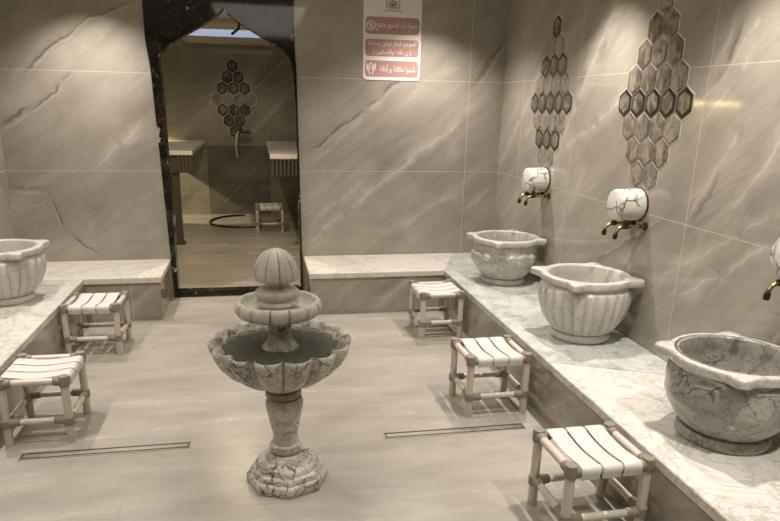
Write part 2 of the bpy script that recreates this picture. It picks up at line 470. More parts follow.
# ---- room beyond the doorway
AZ = 2.61
slab('ceiling.001', M_ceil, -4.4, 1.6, D+.1, AY+.3, AZ, AZ+.1)
NX0, NX1, NZ0, NZ1 = -4.02, -2.85, 1.30, 1.875
bm = bmesh.new()
bx(bm, NX1, 1.6, AY, AY+.1, 0, AZ); struct(tomesh('wall_far', bm, M_far)); bm = bmesh.new(); bx(bm, -3.42, -3.30, AY, AY+.1, NZ0, NZ1); bx(bm, -4.3, NX0, AY, AY+.1, 0, AZ)
bx(bm, NX0, NX1, AY, AY+.1, 0, NZ0); bx(bm, NX0, NX1, AY, AY+.1, NZ1, AZ)
bx(bm, -3.42, -3.30, AY+.1, AY+.25, NZ0, NZ1)
bx(bm, NX0-.05, NX1+.05, AY+.25, AY+.3, NZ0-.1, NZ1+.1)       # back of the niche
bx(bm, NX0-.05, NX1+.05, AY+.1, AY+.25, NZ0-.05, NZ0); bx(bm, NX0-.05, NX1+.05, AY+.1, AY+.25, NZ1, NZ1+.05)
bx(bm, NX0-.05, NX0, AY+.1, AY+.25, NZ0, NZ1); bx(bm, NX1, NX1+.05, AY+.1, AY+.25, NZ0, NZ1)
struct(tomesh('wall_niche', bm, M_far))
slab('wall_far_left', M_rearwall, -4.4, -4.3, D+.1, AY+.3, 0, AZ)
slab('wall_far_right', M_left, 1.5, 1.6, D+.1, AY+.1, 0, AZ)
bm = bmesh.new(); bx(bm, -4.3, DX0+.005, D+.1, D+.118, 0, AZ); bx(bm, DX1-.005, 1.5, D+.1, D+.118, 0, AZ)
lean(bm)
struct(tomesh('wall_near', bm, M_rearwall))
for a, b, side in ((NX0+.02, -3.44, 'left hand'), (-3.28, NX1-.02, 'right hand')):
    bm = bmesh.new(); bx(bm, a, b, AY+.03, AY+.16, NZ1-.02, NZ1-.001)
    tag(tomesh('niche_lamp', bm, M_warmlamp), 'warm lamp strip at the top of the %s niche mirrored in the right wall' % side, 'lamp')

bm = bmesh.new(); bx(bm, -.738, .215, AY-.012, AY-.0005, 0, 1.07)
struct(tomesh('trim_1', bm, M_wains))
cl = thing('ceiling_light', 'beige ceiling tray with a cool white light panel seen through the top of the arch', 'ceiling light', (-.285, 9.55, AZ))
bm = bmesh.new()
Q = lambda y: y-9.55
bx(bm, -.67, .67, Q(9.72), Q(10.74), -.05, -.001, .006)
bx(bm, -.67, .67, Q(8.05), Q(8.75), -.05, -.001, .006)
bx(bm, -.67, -.62, Q(8.75), Q(9.72), -.05, -.001); bx(bm, .62, .67, Q(8.75), Q(9.72), -.05, -.001)
bx(bm, -.64, .64, Q(9.78), Q(10.70), -.065, -.05, .004)
tomesh('frame', bm, plain('beige tray paint', (.66, .60, .50), .5), cl)
bm = bmesh.new(); bx(bm, -.62, .62, Q(8.75), Q(9.72), -.045, -.001)
tomesh('light_panel', bm, M_lamp, cl)
bm = bmesh.new(); tube(bm, [(.16, -1.1, -.05), (.15, -1.1, -.11), (.07, -1.1, -.17)], .014)
bmesh.ops.translate(bm, verts=bm.verts, vec=(-.285, 9.1, AZ))
tag(tomesh('ceiling_bracket', bm, M_dark), 'short dark bent bracket under the ceiling light beyond the arch', 'bracket')

def scrub_table(label, x0, x1, y0, y1, leg_left):
    zt = 1.15
    t = thing('scrub_table', label, 'table', ((x0+x1)/2, (y0+y1)/2, 0), 0, 'tall scrub tables beyond the arch')
    hx, hy = (x1-x0)/2, (y1-y0)/2
    bm = bmesh.new(); bx(bm, -hx, hx, -hy, hy, zt-.05, zt, .006); tomesh('table_top', bm, M_slab3, t)
    bm = bmesh.new()
    bx(bm, -hx+.01, hx-.01, -hy+.03, -hy+.05, zt-.26, zt-.05)
    tomesh('apron', bm, M_table_dark, t)
    k = (hx-.18) if leg_left else -hx+.02
    for i in range(4 if leg_left else 9):
        bm = bmesh.new(); bx(bm, k, k+.024, -hy+.008, -hy+.03, zt-.25, zt-.05, .004); k += .045
        tomesh('slat', bm, M_table_slat, t)
    for lx, ly in ((hx-.07, -hy+.09), (hx-.07, hy-.09)) if not leg_left else ((hx-.22, -hy+.10), (-hx+.07, -hy+.10), (-hx+.07, hy-.09)):
        bm = bmesh.new(); bx(bm, lx-.04, lx+.04, ly-.04, ly+.04, .03, zt-.05, .004)
        bx(bm, lx-.065, lx+.065, ly-.065, ly+.065, 0, .035, .006)
        tomesh('leg', bm, M_table_dark, t)
scrub_table('pale topped tall table with dark slatted apron at left inside the arch', -1.72, -.745, 8.32, AY-.01, True)
scrub_table('pale topped tall table with dark slatted apron at right inside the arch', 0.165, 1.3, 7.8, AY-.01, False)

# ------------------------------------------------------------------ benches
TS = .042
def part_box(name, mat, par, *b, bev=.004):
    bm = bmesh.new(); bx(bm, *b, bev); return tomesh(name, bm, mat, par)
br = thing('stone_bench', 'long marble topped bench along the right wall turning beside the doorway', 'bench', (0,0,0), 0, 'marble topped wall benches')
YM = 3.20
bm = bmesh.new(); bx(bm, XB+.012, XR-.001, YF+.001, YBR+.02, 0, HB-TS); tomesh('riser', bm, M_riser_y, br)
bm = bmesh.new(); bx(bm, .420, XB+.012, YBR+.015, D-.001, 0, HB-TS); tomesh('back_riser', bm, M_riser, br)
def quad_slab(name, pts, mat, par):
    bm = bmesh.new(); prism(bm, pts, lambda u, v, w: (u, v, HB-TS+w), TS)
    es = [e for e in bm.edges if abs(e.verts[0].co.z-e.verts[1].co.z) < 1e-6 and e.verts[0].co.z > HB-.01]
    bmesh.ops.bevel(bm, geom=es, offset=.003, segments=2, affect='EDGES')
    return tomesh(name, bm, mat, par)
quad_slab('bench_slab', [(XB, YF+.001), (XR-.001, YF+.001), (XR-.001, 2.86), (XB, 3.18)], M_slab, br)['label'] = 'white marble slab in the foreground'
quad_slab('bench_slab', [(XB, 3.182), (XR-.001, 2.862), (XR-.001, D-.001), (1.86, D-.001), (XB, YBR)], M_slab2, br)['label'] = 'cool grey speckled slab under the far basins'
quad_slab('bench_slab', [(.410, YBR), (XB-.0005, YBR), (1.859, D-.001), (.410, D-.001)], M_slab3, br)['label'] = 'cream slab along the back wall'
bl = thing('stone_bench', 'marble topped bench in the left corner turning along the back wall', 'bench', (0,0,0), 0, 'marble topped wall benches')
bm = bmesh.new(); bx(bm, XL+.001, XLB-.012, YF+.001, YBL+.02, 0, HB-TS); tomesh('riser', bm, M_riser_y, bl)
bm = bmesh.new(); bx(bm, XLB-.012, -.795, YBL+.015, D-.001, 0, HB-TS); tomesh('back_riser', bm, M_riser, bl)
quad_slab('bench_slab', [(XL+.001, YF+.001), (XLB, YF+.001), (XLB, YBL-.0005), (XL+.001, YBL-.0005)], M_slab, bl)
quad_slab('bench_slab', [(XL+.001, YBL), (-.783, YBL), (-.783, D-.001), (XL+.001, D-.001)], M_slab3, bl)['label'] = 'cream slab along the back wall'

# ------------------------------------------------------------------ drains
def drain(label, x0, x1, y):
    t = thing('floor_drain', label, 'drain', ((x0+x1)/2, y, 0), 0, 'linear floor drains')
    h = (x1-x0)/2
    bm = bmesh.new(); bx(bm, -h, h, -.032, .032, 0, .002); tomesh('channel', bm, M_dark, t)
    bm = bmesh.new()
    bx(bm, -h, h, -.034, -.028, 0, .0045); bx(bm, -h, h, .028, .034, 0, .0045)
    bx(bm, -h-.004, -h+.003, -.034, .034, 0, .0045); bx(bm, h-.003, h+.004, -.034, .034, 0, .0045)
    tomesh('rim', bm, M_steel, t)
    bm = bmesh.new(); bx(bm, -h+.010, h-.010, -.016, .016, 0, .005, .001); tomesh('cover_plate', bm, M_steel, t)
drain('long steel floor drain in front of the left stools', -1.205, -.390, 3.174)
drain('long steel floor drain between the fountain and the right stools', .636, 1.432, 3.118)

# ------------------------------------------------------------------ basins
def basin(label, mat, h, kind, loc, rz, lug=.335, ro=.224, rimmat=None):
    t = thing('marble_basin', label, 'basin', loc, rz, 'carved marble wash basins')
    s = h/.39
    zr = (h-.052)/s
    def bump4(th, sg=.155):
        best = 0
        for k in range(4):
            d = (th - k*PI/2 + PI) % (2*PI) - PI
            best += math.exp(-(abs(d)/sg)**2.4)
        return min(best, 1)
    N = 192
    # foot
    bm = bmesh.new()
    fr = .192 if kind == 'plain' else .178
    lathe(bm, [(fr-.006, 0), (fr, .006), (fr+.003, .022), (fr-.002, .040), (fr-.014, .05)], 96,
          (lambda th, r, z, a: (r*(1+.012*math.cos(40*th)), z)) if kind == 'leaf' else None)
    bmesh.ops.scale(bm, verts=bm.verts, vec=(1, 1, s))
    tomesh('foot', bm, mat, t, angle=50)
    # bowl
    prof = [(.150, .048, 0), (.172, .054, .3), (.190, .070, .7), (.214, .10, 1), (.240, .145, 1), (.259, .195, 1), (.270, .245, 1), (.272, .275, 1), (.269, .298, .9), (.262, .314, .35), (.254, .326, 0), (.248, zr, 0), (ro+.0125, zr, 0), (ro+.0125, (h-.004)/s, 0), (ro+.010, (h-.0005)/s, 0), (ro+.004, (h-.002)/s, 0), (ro, (h-.010)/s, 0), (ro-.003, .33, 0), (ro-.006, .30, 0), (.212, .25, 0), (.196, .18, 0), (.165, .12, 0), (.115, .085, 0), (.055, .072, 0), (0, .07, 0)]
    if kind == 'leaf':
        prof = [(min(p[0], .250 if p[1] > .19 else 9), p[1], p[2]) for p in prof]
    if kind == 'flute':
        prof = [(p[0]*(1.025 if p[2] > .2 else 1), p[1], p[2]) for p in prof]
    if kind == 'plain':
        prof = [(p[0]*(.965 if p[1] > .2 else 1.0), p[1], p[2]) for p in prof]
    # densify
    dp = []
    for a, b in zip(prof, prof[1:]):
        k = 3 if a[1] < .33 and b[1] > a[1] else 1
        for i in range(k): dp.append(tuple(a[j]+(b[j]-a[j])*i/k for j in range(3)))
    dp.append(prof[-1])
    nf = 25
    def fn(th, r, z, a):
        if kind == 'flute' and a > 0:
            c = abs(math.sin(nf*th/2))
            r = r - .026*a*(1-c**.6)*min(1, r/.2)
        if kind == 'leaf' and a > 0:
            for k in range(4):
                c = k*PI/2 + PI/4
                d = (th - c + PI) % (2*PI) - PI
                u = d/.62
                if abs(u) < 1.25:
                    top = .262 - .030*abs(math.sin(u*PI*1.5 + PI/2))**.0 * 0 + .018*abs(math.cos(u*PI*1.5)) - .05*max(0, abs(u)-.55)
                    lo = .135 + .09*u*u
                    m = max(0, min(1, (top-z)/.014))*max(0, min(1, (z-lo)/.03))*max(0, min(1, (1.0-abs(u))/.12))
                    r += .024*m*(.55+.45*abs(math.cos(u*PI*1.5)))
        return r, z
    bm = bmesh.new()
    lathe(bm, dp, N, fn, close=False)
    bm2 = [e for e in bm.edges if e.is_boundary]
    if bm2: bmesh.ops.holes_fill(bm, edges=bm2)
    bmesh.ops.scale(bm, verts=bm.verts, vec=(1, 1, s))
    tomesh('bowl', bm, mat, t, angle=55)
    # rim with four lugs
    R = .267 if kind == 'plain' else .268
    bm = bmesh.new()
    def out(th, r, z, a):
        b = bump4(th)
        rr = r + (lug-R)*b*a
        zz = z
        if a < .95 and a > 0: zz = z - .0*b
        return rr, zz
    zt = h; zb = h-.05
    lathe(bm, [(ro+.013, zb), (max(.244, ro+.016), zb, 0), (R-.014, zb+.001, .55), (R-.003, zb+.008, .9), (R, zb+.014, 1), (R, zt-.010, 1), (R-.003, zt-.004, 1), (R-.010, zt, .98), (ro+.018, zt+.000, 0), (ro+.013, zt-.001, 0), (ro+.013, zb)], N, out, close=False)
    bmesh.ops.remove_doubles(bm, verts=bm.verts, dist=1e-5)
    tomesh('rim', bm, rimmat or mat, t, angle=45)
    return t
A = math.radians
basin('grey marble basin with carved scalloped leaves, farthest on the right bench', M_basin_mid, .375, 'leaf', (1.964, 4.92, HB), A(148), .328, .224, M_rim_mid_lit)
basin('pale fluted marble basin in the middle of the right bench', M_basin_white, .405, 'flute', (1.962, 3.575, HB), A(143), .34)
basin('dark grey veined marble basin nearest on the right bench', M_basin_grey, .384, 'plain', (1.977, 2.265, HB), A(147), .322, .230, M_rim_grey_lit)
basin('pale fluted marble basin on the left bench, cut by the photo edge', M_basin_white, .385, 'flute', (-1.752, 4.81, HB), A(38), .33)

# ------------------------------------------------------------------ stools
SW, SD, SH = .340, .30, .372
def make_stool():
    t = thing('bamboo_stool', '', 'stool', (0,0,0), 0, 'low bamboo strap stools')
    hx, hy = SW/2, SD/2
    for sx in (-1, 1):
        for sy in (-1, 1):
            bm = bmesh.new()
            lathe(bm, [(0, 0), (.020, 0), (.0215, .004), (.0205, .20), (.021, SH-.03), (.019, SH-.004), (0, SH-.002)], 20, close=False)
            bmesh.ops.translate(bm, verts=bm.verts, vec=(sx*hx, sy*hy, 0))
            leg = tomesh('leg', bm, M_bamboo, t, angle=50)
            for pf in ([(.018, SH-.058), (.0255, SH-.056), (.027, SH-.04), (.0265, SH-.012), (.024, SH), (0, SH+.002)], [(.018, .098), (.0255, .10), (.0265, .12), (.0255, .142), (.018, .144)]):
                bm = bmesh.new(); lathe(bm, pf, 20, close=False)
                bmesh.ops.translate(bm, verts=bm.verts, vec=(sx*hx, sy*hy, 0))
                tomesh('cane_binding', bm, M_wrap, leg, angle=50)
    def rail(name, a, b, r, wrap):
        a, b = Vector(a), Vector(b)
        bm = bmesh.new(); tube(bm, [a, b], r, 18); o = tomesh(name, bm, M_bamboo, t, angle=50)
        d = (b-a).normalized()
        for p, s in ((a, 1), (b, -1)):
            bm = bmesh.new()
            tube(bm, [p+d*s*.015, p+d*s*(.02+wrap), p+d*s*(.024+wrap)], [r+.0055, r+.0045, r+.001], 18)
            tomesh('cane_binding', bm, M_wrap, o, angle=50)
    for s in (-1, 1):
        rail('side_rail', (s*hx, -hy, SH-.028), (s*hx, hy, SH-.028), .0185, .028)
        rail('strap_rail', (-hx, s*hy, SH-.032), (hx, s*hy, SH-.032), .0185, .03)
        rail('stretcher', (-hx, s*hy, .120), (hx, s*hy, .120), .0165, .045)
        rail('stretcher', (s*hx, -hy, .128), (s*hx, hy, .128), .0165, .045)
    w = .081
    for k in (-1, 0, 1):
        path = []
        zr = SH-.032
        for a in (205, 180, 150, 120, 98):
            path.append((-hy + .0215*math.cos(A(a)), zr + .0215*math.sin(A(a))))
        for i in range(1, 10):
            u = i/10; path.append((-hy+.004 + u*(2*hy-.008), zr+.0213 - .015*math.sin(PI*u)))
        for a in (82, 60, 30, 0, -25):
            path.append((hy + .0215*math.cos(A(a)), zr + .0215*math.sin(A(a))))
        lowf = [(-hy-.017, zr-.030)]; lowb = [(hy+.017, zr-.030)]
        path = lowf + path + lowb
        n = len(path); th = .005
        bm = bmesh.new()
        rows = []
        for i, (y, z) in enumerate(path):
            y0, z0 = path[max(i-1, 0)]; y1, z1 = path[min(i+1, n-1)]
            ty, tz = y1-y0, z1-z0; L = math.hypot(ty, tz); ny, nz = -tz/L, ty/L
            row = []
            for (xx, off) in ((-w/2, .0), (-w/2, th*.7), (-w/2+.003, th), (0, th+.0008), (w/2-.003, th), (w/2, th*.7), (w/2, 0)):
                row.append(bm.verts.new((k*.0925 + xx, y+ny*off, z+nz*off)))
            rows.append(row)
        m = len(rows[0])
        for a, b in zip(rows, rows[1:]):
            for i in range(m): bm.faces.new((a[i], a[(i+1) % m], b[(i+1) % m], b[i]))
        bm.faces.new(rows[0]); bm.faces.new(rows[-1])
        tomesh('seat_strap', bm, M_strap, t, angle=50)
    return t
st = make_stool()
spots = [
    ((1.355, 2.258, 0), A(1), 'bamboo strap stool nearest on the right, below the dark grey basin'),
    ((1.328, 3.440, 0), A(1), 'bamboo strap stool on the right behind the steel drain, beside the middle of the bench'),
    ((1.360, 4.775, 0), A(91), 'bamboo strap stool in the far right corner of the benches'),
    ((-1.150, 3.480, 0), A(90), 'bamboo strap stool at left beside the left floor drain, nearest on that side'),
    ((-1.155, 4.735, 0), A(-2), 'bamboo strap stool in the far left corner of the benches'),
    ((.165, 9.25, 0), A(2), 'bamboo strap stool in the room beyond the arched doorway'),
]
for i, (loc, rz, lab) in enumerate(spots):
    if i == 0:
        st.location = loc; st.rotation_euler = (0,0,rz); st['label'] = lab
    else:
        dup(st, loc, rz, lab)

# ------------------------------------------------------------------ fountain
FX, FY = .094, 2.79
ft = thing('stone_fountain', 'carved marble pedestal fountain with two petal bowls in the middle of the floor', 'fountain', (FX, FY, 0))
def oct(th, r, z, a):
    k = (th % (PI/4)) - PI/8
    o = math.cos(PI/8)/math.cos(k)
    return r*(1-a+a*o*1.03), z
bm = bmesh.new()
lathe(bm, [(.0, .0), (.184, 0, 1), (.188, .006, 1), (.186, .040, 1), (.180, .048, 1), (.172, .052, .9), (.168, .070, .8), (.158, .078, .5), (.150, .082, .2), (.146, .098, 0), (.130, .112, 0), (.104, .120, 0), (.098, .132, 0), (.080, .150, 0), (0, .150)], 96, oct, close=False)
tomesh('base', bm, M_fount, ft, angle=40)
bm = bmesh.new()
lathe(bm, [(0, .150), (.068, .150), (.074, .158), (.075, .176), (.071, .190), (.060, .196), (.057, .215), (.060, .26), (.070, .30), (.079, .345), (.086, .385), (.087, .405), (.078, .428), (0, .428)], 64, close=False)
tomesh('pedestal', bm, M_fount, ft, angle=45)
bm = bmesh.new()
lathe(bm, [(0, .428), (.074, .428), (.084, .436), (.083, .462), (.070, .472), (0, .472)], 8, close=False)
bmesh.ops.bevel(bm, geom=bm.edges[:], offset=.003, segments=1, affect='EDGES')
tomesh('collar', bm, M_fount_dark, ft)
NL = 14
def petal(th, r, z, a):
    c = abs(math.cos(NL*th/2))
    return r*(1 - .15*a*(1-c**.55)), z
bm = bmesh.new()
lathe(bm, [(0, .472, 0), (.074, .472, .1), (.088, .488, .3), (.128, .505, .7), (.185, .530, .95), (.240, .568, 1), (.285, .618, 1), (.310, .660, 1), (.320, .690, 1), (.319, .702, 1), (.312, .708, 1), (.303, .704, 1), (.296, .692, .95), (.275, .665, .85), (.225, .650, .6), (.15, .643, .3), (.07, .640, .1), (0, .640, 0)], 256, petal, close=False)
tomesh('lower_bowl', bm, M_fount, ft, angle=60)
bm = bmesh.new()
lathe(bm, [(0, .640), (.088, .644, 1), (.084, .668, 1), (.066, .695, .6), (.052, .715, 0), (.048, .745, 0), (.052, .772, 0), (.062, .800, 0), (.085, .816), (0, .817)], 96, lambda th, r, z, a: (r*(1-.10*a*(1-abs(math.cos(4*th)))), z), close=False)
tomesh('stem', bm, M_fount, ft, angle=50)
def groove(n, d, w):
    def f(th, r, z, a):
        s = math.sin(n*th/2)
        return r*(1 - d*a*math.exp(-(s/w)**2)), z
    return f
bm = bmesh.new()
lathe(bm, [(0, .815), (.10, .815, 0), (.150, .820, .7), (.178, .832, 1), (.189, .848, 1), (.191, .864, 1), (.187, .881, 1), (.177, .892, 1), (.166, .894, .6), (.160, .890, .3), (.155, .876, 0), (.140, .858, 0), (.10, .850, 0), (0, .849)], 200, groove(14, .12, .13), close=False)
tomesh('upper_bowl', bm, M_fount_pale, ft, angle=55)
bm = bmesh.new()
lathe(bm, [(0, .848), (.074, .850), (.080, .868), (.096, .882), (.092, .892), (.084, .898), (.090, .906), (.095, .918), (.094, .934), (.084, .944), (.066, .950), (.054, .957), (.051, .972), (.055, .990), (0, .990)], 64, close=False)
tomesh('finial_base', bm, M_fount_pale, ft, angle=45)
bm = bmesh.new()
lathe(bm, [(0, .984), (.056, .984, 0), (.086, .984, .8), (.096, .990, 1), (.0985, 1.0, 1), (.098, 1.016, 1), (.094, 1.038, 1), (.085, 1.064, 1), (.070, 1.088, 1), (.050, 1.107, 1), (.026, 1.119, .8), (.010, 1.123, .2), (0, 1.1235)], 192, groove(10, .17, .12), close=False)
fin = tomesh('finial', bm, M_fount_pale, ft, angle=60)
fin.rotation_euler = (0, 0, A(-82))
bm = bmesh.new()
lathe(bm, [(.090, .676, 0), (.268, .676, .84), (.268, .6785, .84), (.090, .6785, 0), (.090, .676, 0)], 240, lambda th, r, z, a: (r*(1 - .15*a*(1-abs(math.cos(NL*th/2))**.55)), z), close=False)
bmesh.ops.remove_doubles(bm, verts=bm.verts, dist=1e-6)
wt = tomesh('water', bm, M_water, None)
wt.location = (FX-.012, FY, 0)
for ch in ft.children:
    ch.location.x = {'base': .004, 'pedestal': -.002, 'collar': -.006, 'lower_bowl': -.012, 'stem': -.015, 'upper_bowl': -.018, 'finial_base': -.021, 'finial': -.024}.get(ch.name.split('.')[0], 0)
tag(wt, 'still water in the lower bowl of the marble fountain', 'water')

# ------------------------------------------------------------------ wall taps
def wall_tap(label, y, z):
    t = thing('wall_tap', label, 'tap', (XR, y, z), 0, 'brass wall taps with marble drums')
    L = .165
    bm = bmesh.new()
    lathe(bm, [(0, 0), (.090, 0), (.094, .008), (.095, .03), (.091, L-.012), (.086, L-.003), (.080, L), (0, L)], 64, close=False)
    bmesh.ops.rotate(bm, verts=bm.verts, cent=(0,0,0), matrix=Matrix.Rotation(-PI/2, 3, 'Y'))
    tomesh('marble_drum', bm, M_drum, t, angle=40)
    bm = bmesh.new()
    lathe(bm, [(.0955, 0), (.101, 0), (.101, .006), (.0955, .008)], 64, close=False)
    bmesh.ops.rotate(bm, verts=bm.verts, cent=(0,0,0), matrix=Matrix.Rotation(-PI/2, 3, 'Y'))
    tomesh('wall_ring', bm, M_brassdk, t, angle=40)
    for sy in (-1, 1):
        yy = sy*.064 - .035; zz = -.116
        bm = bmesh.new()
        tube(bm, [(-.001, yy, zz), (-.14, yy, zz), (-.160, yy, zz-.004), (-.177, yy, zz-.016), (-.186, yy, zz-.034), (-.189, yy, zz-.05)], [.0105, .0095, .0095, .0095, .0095, .0095], 14)
        tp = tomesh('spout', bm, M_brass, t, angle=50)
        bm = bmesh.new()
        tube(bm, [(0, yy, zz), (-.012, yy, zz), (-.016, yy, zz)], [.024, .022, .012], 18)
        tube(bm, [(-.028, yy, zz), (-.045, yy, zz)], .0135, 6)
        tomesh('wall_flange', bm, M_brassdk, tp, angle=40)
        bm = bmesh.new()
        tube(bm, [(-.188, yy, zz-.042), (-.191, yy, zz-.062), (-.192, yy, zz-.072)], [.0135, .0135, .012], 14)
        tomesh('nozzle', bm, M_brassdk, tp, angle=40)
        bm = bmesh.new()
        tube(bm, [(-.118, yy, zz), (-.148, yy, zz)], .015, 8)
        tube(bm, [(-.133, yy, zz), (-.133, yy, zz+.030)], .007, 10)
        tube(bm, [(-.133, yy, zz+.026), (-.133, yy, zz+.040)], [.017, .013], 12)
        tube(bm, [(-.133, yy-.028, zz+.031), (-.133, yy+.028, zz+.031)], .006, 8)
        tomesh('valve_handle', bm, M_brassdk, tp, angle=40)
    return t
wall_tap('twin brass taps under a white marble drum, above the farthest right basin', 4.92, 1.18)
wall_tap('twin brass taps under a white marble drum, above the middle fluted basin', 3.575, 1.18)
wall_tap('twin brass taps under a white marble drum, cut by the right photo edge', 2.232, 1.165)

# ------------------------------------------------------------------ hexagon mosaics
def hexpts(hw, hh): return [(0, hh), (hw, hh/2), (hw, -hh/2), (0, -hh), (-hw, -hh/2), (-hw, hh/2)]
def mosaic(label, frame, rows, w, pitch, mats, seed, backing=True):
    """frame(u, v, d) -> world with d out of the wall"""
    t = thing('hexagon_mosaic', label, 'wall mosaic', frame(0, 0, 0), 0, 'hexagon tile mosaics')
    o = Vector(frame(0, 0, 0))
    fr = lambda u, v, d: Vector(frame(u, v, d)) - o
    rng = random.Random(seed)
    hw, hh = w/2, pitch*2/3
    nr = len(rows)
    bm = bmesh.new()
    for ri, (cnt, style) in enumerate(rows):
        v = (mats['mid']-ri)*pitch
        for c in range(cnt):
            u = (c-(cnt-1)/2)*w
            prism(bm, [(u+a*1.03, v+b*1.03) for a, b in hexpts(hw, hh)], lambda p, q, d: fr(p, q, d+.0005), .001)
    tomesh('grout_bed', bm, M_grout, t)
    for ri, (cnt, style) in enumerate(rows):
        v = (mats['mid']-ri)*pitch
        for c in range(cnt):
            u = (c-(cnt-1)/2)*w
            m = {'d': M_hex_dark, 'm': M_hex_mid, 'p': M_hex_pale, 'x': rng.choice([M_hex_mid, M_hex_mid, M_hex_dark, M_hex_mid, M_hex_pale])}[style]
            bm = bmesh.new()
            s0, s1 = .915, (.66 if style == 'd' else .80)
            h = hexpts(hw, hh)
            a = [bm.verts.new(fr(p*s0, q*s0, .0015)) for p, q in h]
            b = [bm.verts.new(fr(p*s0, q*s0, .005)) for p, q in h]
            e = [bm.verts.new(fr(p*s1, q*s1, .007)) for p, q in h]
            for k in range(6):
                j = (k+1) % 6
                f1 = bm.faces.new((a[k], a[j], b[j], b[k])); f2 = bm.faces.new((b[k], b[j], e[j], e[k]))
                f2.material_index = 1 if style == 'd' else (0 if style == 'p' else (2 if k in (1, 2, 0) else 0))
            bm.faces.new(e)
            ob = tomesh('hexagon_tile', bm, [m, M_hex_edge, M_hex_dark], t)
            ob.location = fr(u, v, 0)
    return t
R9 = lambda s: [(1, s[0]), (2, s[1]), (3, s[2]), (4, s[3]), (5, s[4]), (4, s[5]), (3, s[6]), (2, s[7])]
fR = lambda yc: (lambda u, v, d: (XR-d, yc-u, 1.762+v))
mosaic('tall diamond of brown hexagon tiles above the farthest right tap', fR(4.945), R9('dpdpdpdp'), .148, .136, {'mid': 4}, 3)
mosaic('tall diamond of brown hexagon tiles above the middle right tap', fR(3.572), R9('xxxxdxxx')+[(1, 'x')], .148, .136, {'mid': 4}, 8)
mosaic('dark hexagon tile diamond on the far wall beyond the arched doorway', lambda u, v, d: (-.297+u, AY-d, 1.765+v),
       [(1, 'd'), (2, 'd'), (3, 'd'), (4, 'p'), (3, 'd'), (2, 'd'), (1, 'd')], .170, .160, {'mid': 3}, 5)

# ---- tap and hose beyond the arch
ta = thing('shower_tap', 'wall tap with a bright hanging pipe beyond the arched doorway', 'tap', (-.26, AY-.012, 1.285))
bm = bmesh.new(); tube(bm, [(-.02, -.07, 0), (.20, -.07, 0)], .022, 12); tube(bm, [(.0, 0, 0), (.0, -.07, 0)], .018); tube(bm, [(.17, 0, 0), (.17, -.07, 0)], .018)
tube(bm, [(.06, -.07, 0), (.06, -.07, .05), (.06, -.10, .06)], .016)
tomesh('mixer_body', bm, M_brassdk, ta, angle=50)
bm = bmesh.new(); tube(bm, [(.01, -.09, 0), (-.01, -.11, -.05), (-.03, -.11, -.2), (-.015, -.10, -.40)], [.012, .018, .017, .012], 12)
tomesh('pipe', bm, M_whitepipe, ta, angle=50)
bm = bmesh.new()
pts = [(.06, 9.50, .014), (-.08, 9.46, .014), (-.25, 9.46, .014), (-.45, 9.52, .014), (-.62, 9.68, .014), (-.70, 9.92, .014), (-.66, 10.18, .014), (-.52, 10.40, .014), (-.36, 10.50, .014), (-.2, 10.53, .014)]
def smoothpts(p, k=6):
    out = []
    for i in range(len(p)-1):
        p0, p1, p2, p3 = [Vector(p[max(0, min(len(p)-1, j))]) for j in (i-1, i, i+1, i+2)]
        for s in range(k):
            u = s/k
            out.append(.5*((2*p1)+(-p0+p2)*u+(2*p0-5*p1+4*p2-p3)*u*u+(-p0+3*p1-3*p2+p3)*u**3))
    out.append(Vector(p[-1])); return out
tube(bm, smoothpts(pts), .014, 10)
tag(tomesh('rubber_hose', bm, M_hose, angle=60), 'black hose looped on the floor beyond the arched doorway', 'hose')

# ------------------------------------------------------------------ notice
sx0, sx1, sz0, sz1 = .950, 1.462, 1.932, 2.615
sg = thing('notice_sign', 'white laminated notice with three pink text bars on the back wall', 'sign', ((sx0+sx1)/2, D, (sz0+sz1)/2))
scx, scz = (sx0+sx1)/2, (sz0+sz1)/2
sfr = lambda d: (lambda u, v, w: (u, -d-w, v))
hw, hz = (sx1-sx0)/2, (sz1-sz0)/2
bm = bmesh.new()
prism(bm, round_rect(-hw, hw, -hz, hz, .035), sfr(.001), .004)
tomesh('paper', bm, M_paper, sg)
PF = {'ا':('\ufe8d','\ufe8e',None,None),'أ':('\ufe83','\ufe84',None,None),'ب':('\ufe8f','\ufe90','\ufe91','\ufe92'),'ت':('\ufe95','\ufe96','\ufe97','\ufe98'),'ة':('\ufe93','\ufe94',None,None),
 'ح':('\ufea1','\ufea2','\ufea3','\ufea4'),'د':('\ufea9','\ufeaa',None,None),'ر':('\ufead','\ufeae',None,None),'ز':('\ufeaf','\ufeb0',None,None),'س':('\ufeb1','\ufeb2','\ufeb3','\ufeb4'),'ش':('\ufeb5','\ufeb6','\ufeb7','\ufeb8'),
 'ص':('\ufeb9','\ufeba','\ufebb','\ufebc'),'ظ':('\ufec5','\ufec6','\ufec7','\ufec8'),'ع':('\ufec9','\ufeca','\ufecb','\ufecc'),'ف':('\ufed1','\ufed2','\ufed3','\ufed4'),'ق':('\ufed5','\ufed6','\ufed7','\ufed8'),
 'ك':('\ufed9','\ufeda','\ufedb','\ufedc'),'ل':('\ufedd','\ufede','\ufedf','\ufee0'),'م':('\ufee1','\ufee2','\ufee3','\ufee4'),'ن':('\ufee5','\ufee6','\ufee7','\ufee8'),'و':('\ufeed','\ufeee',None,None),'ج':('\ufe9d','\ufe9e','\ufe9f','\ufea0')}
def shape(w):
    out = []
    for i, c in enumerate(w):
        if c not in PF: out.append(c); continue
        prev = i > 0 and w[i-1] in PF and PF[w[i-1]][2] is not None
        nxt = i+1 < len(w) and w[i+1] in PF and PF[c][2] is not None
        out.append(PF[c][3] if prev and nxt else PF[c][2] if nxt else PF[c][1] if prev else PF[c][0])
    return ''.join(out[::-1])
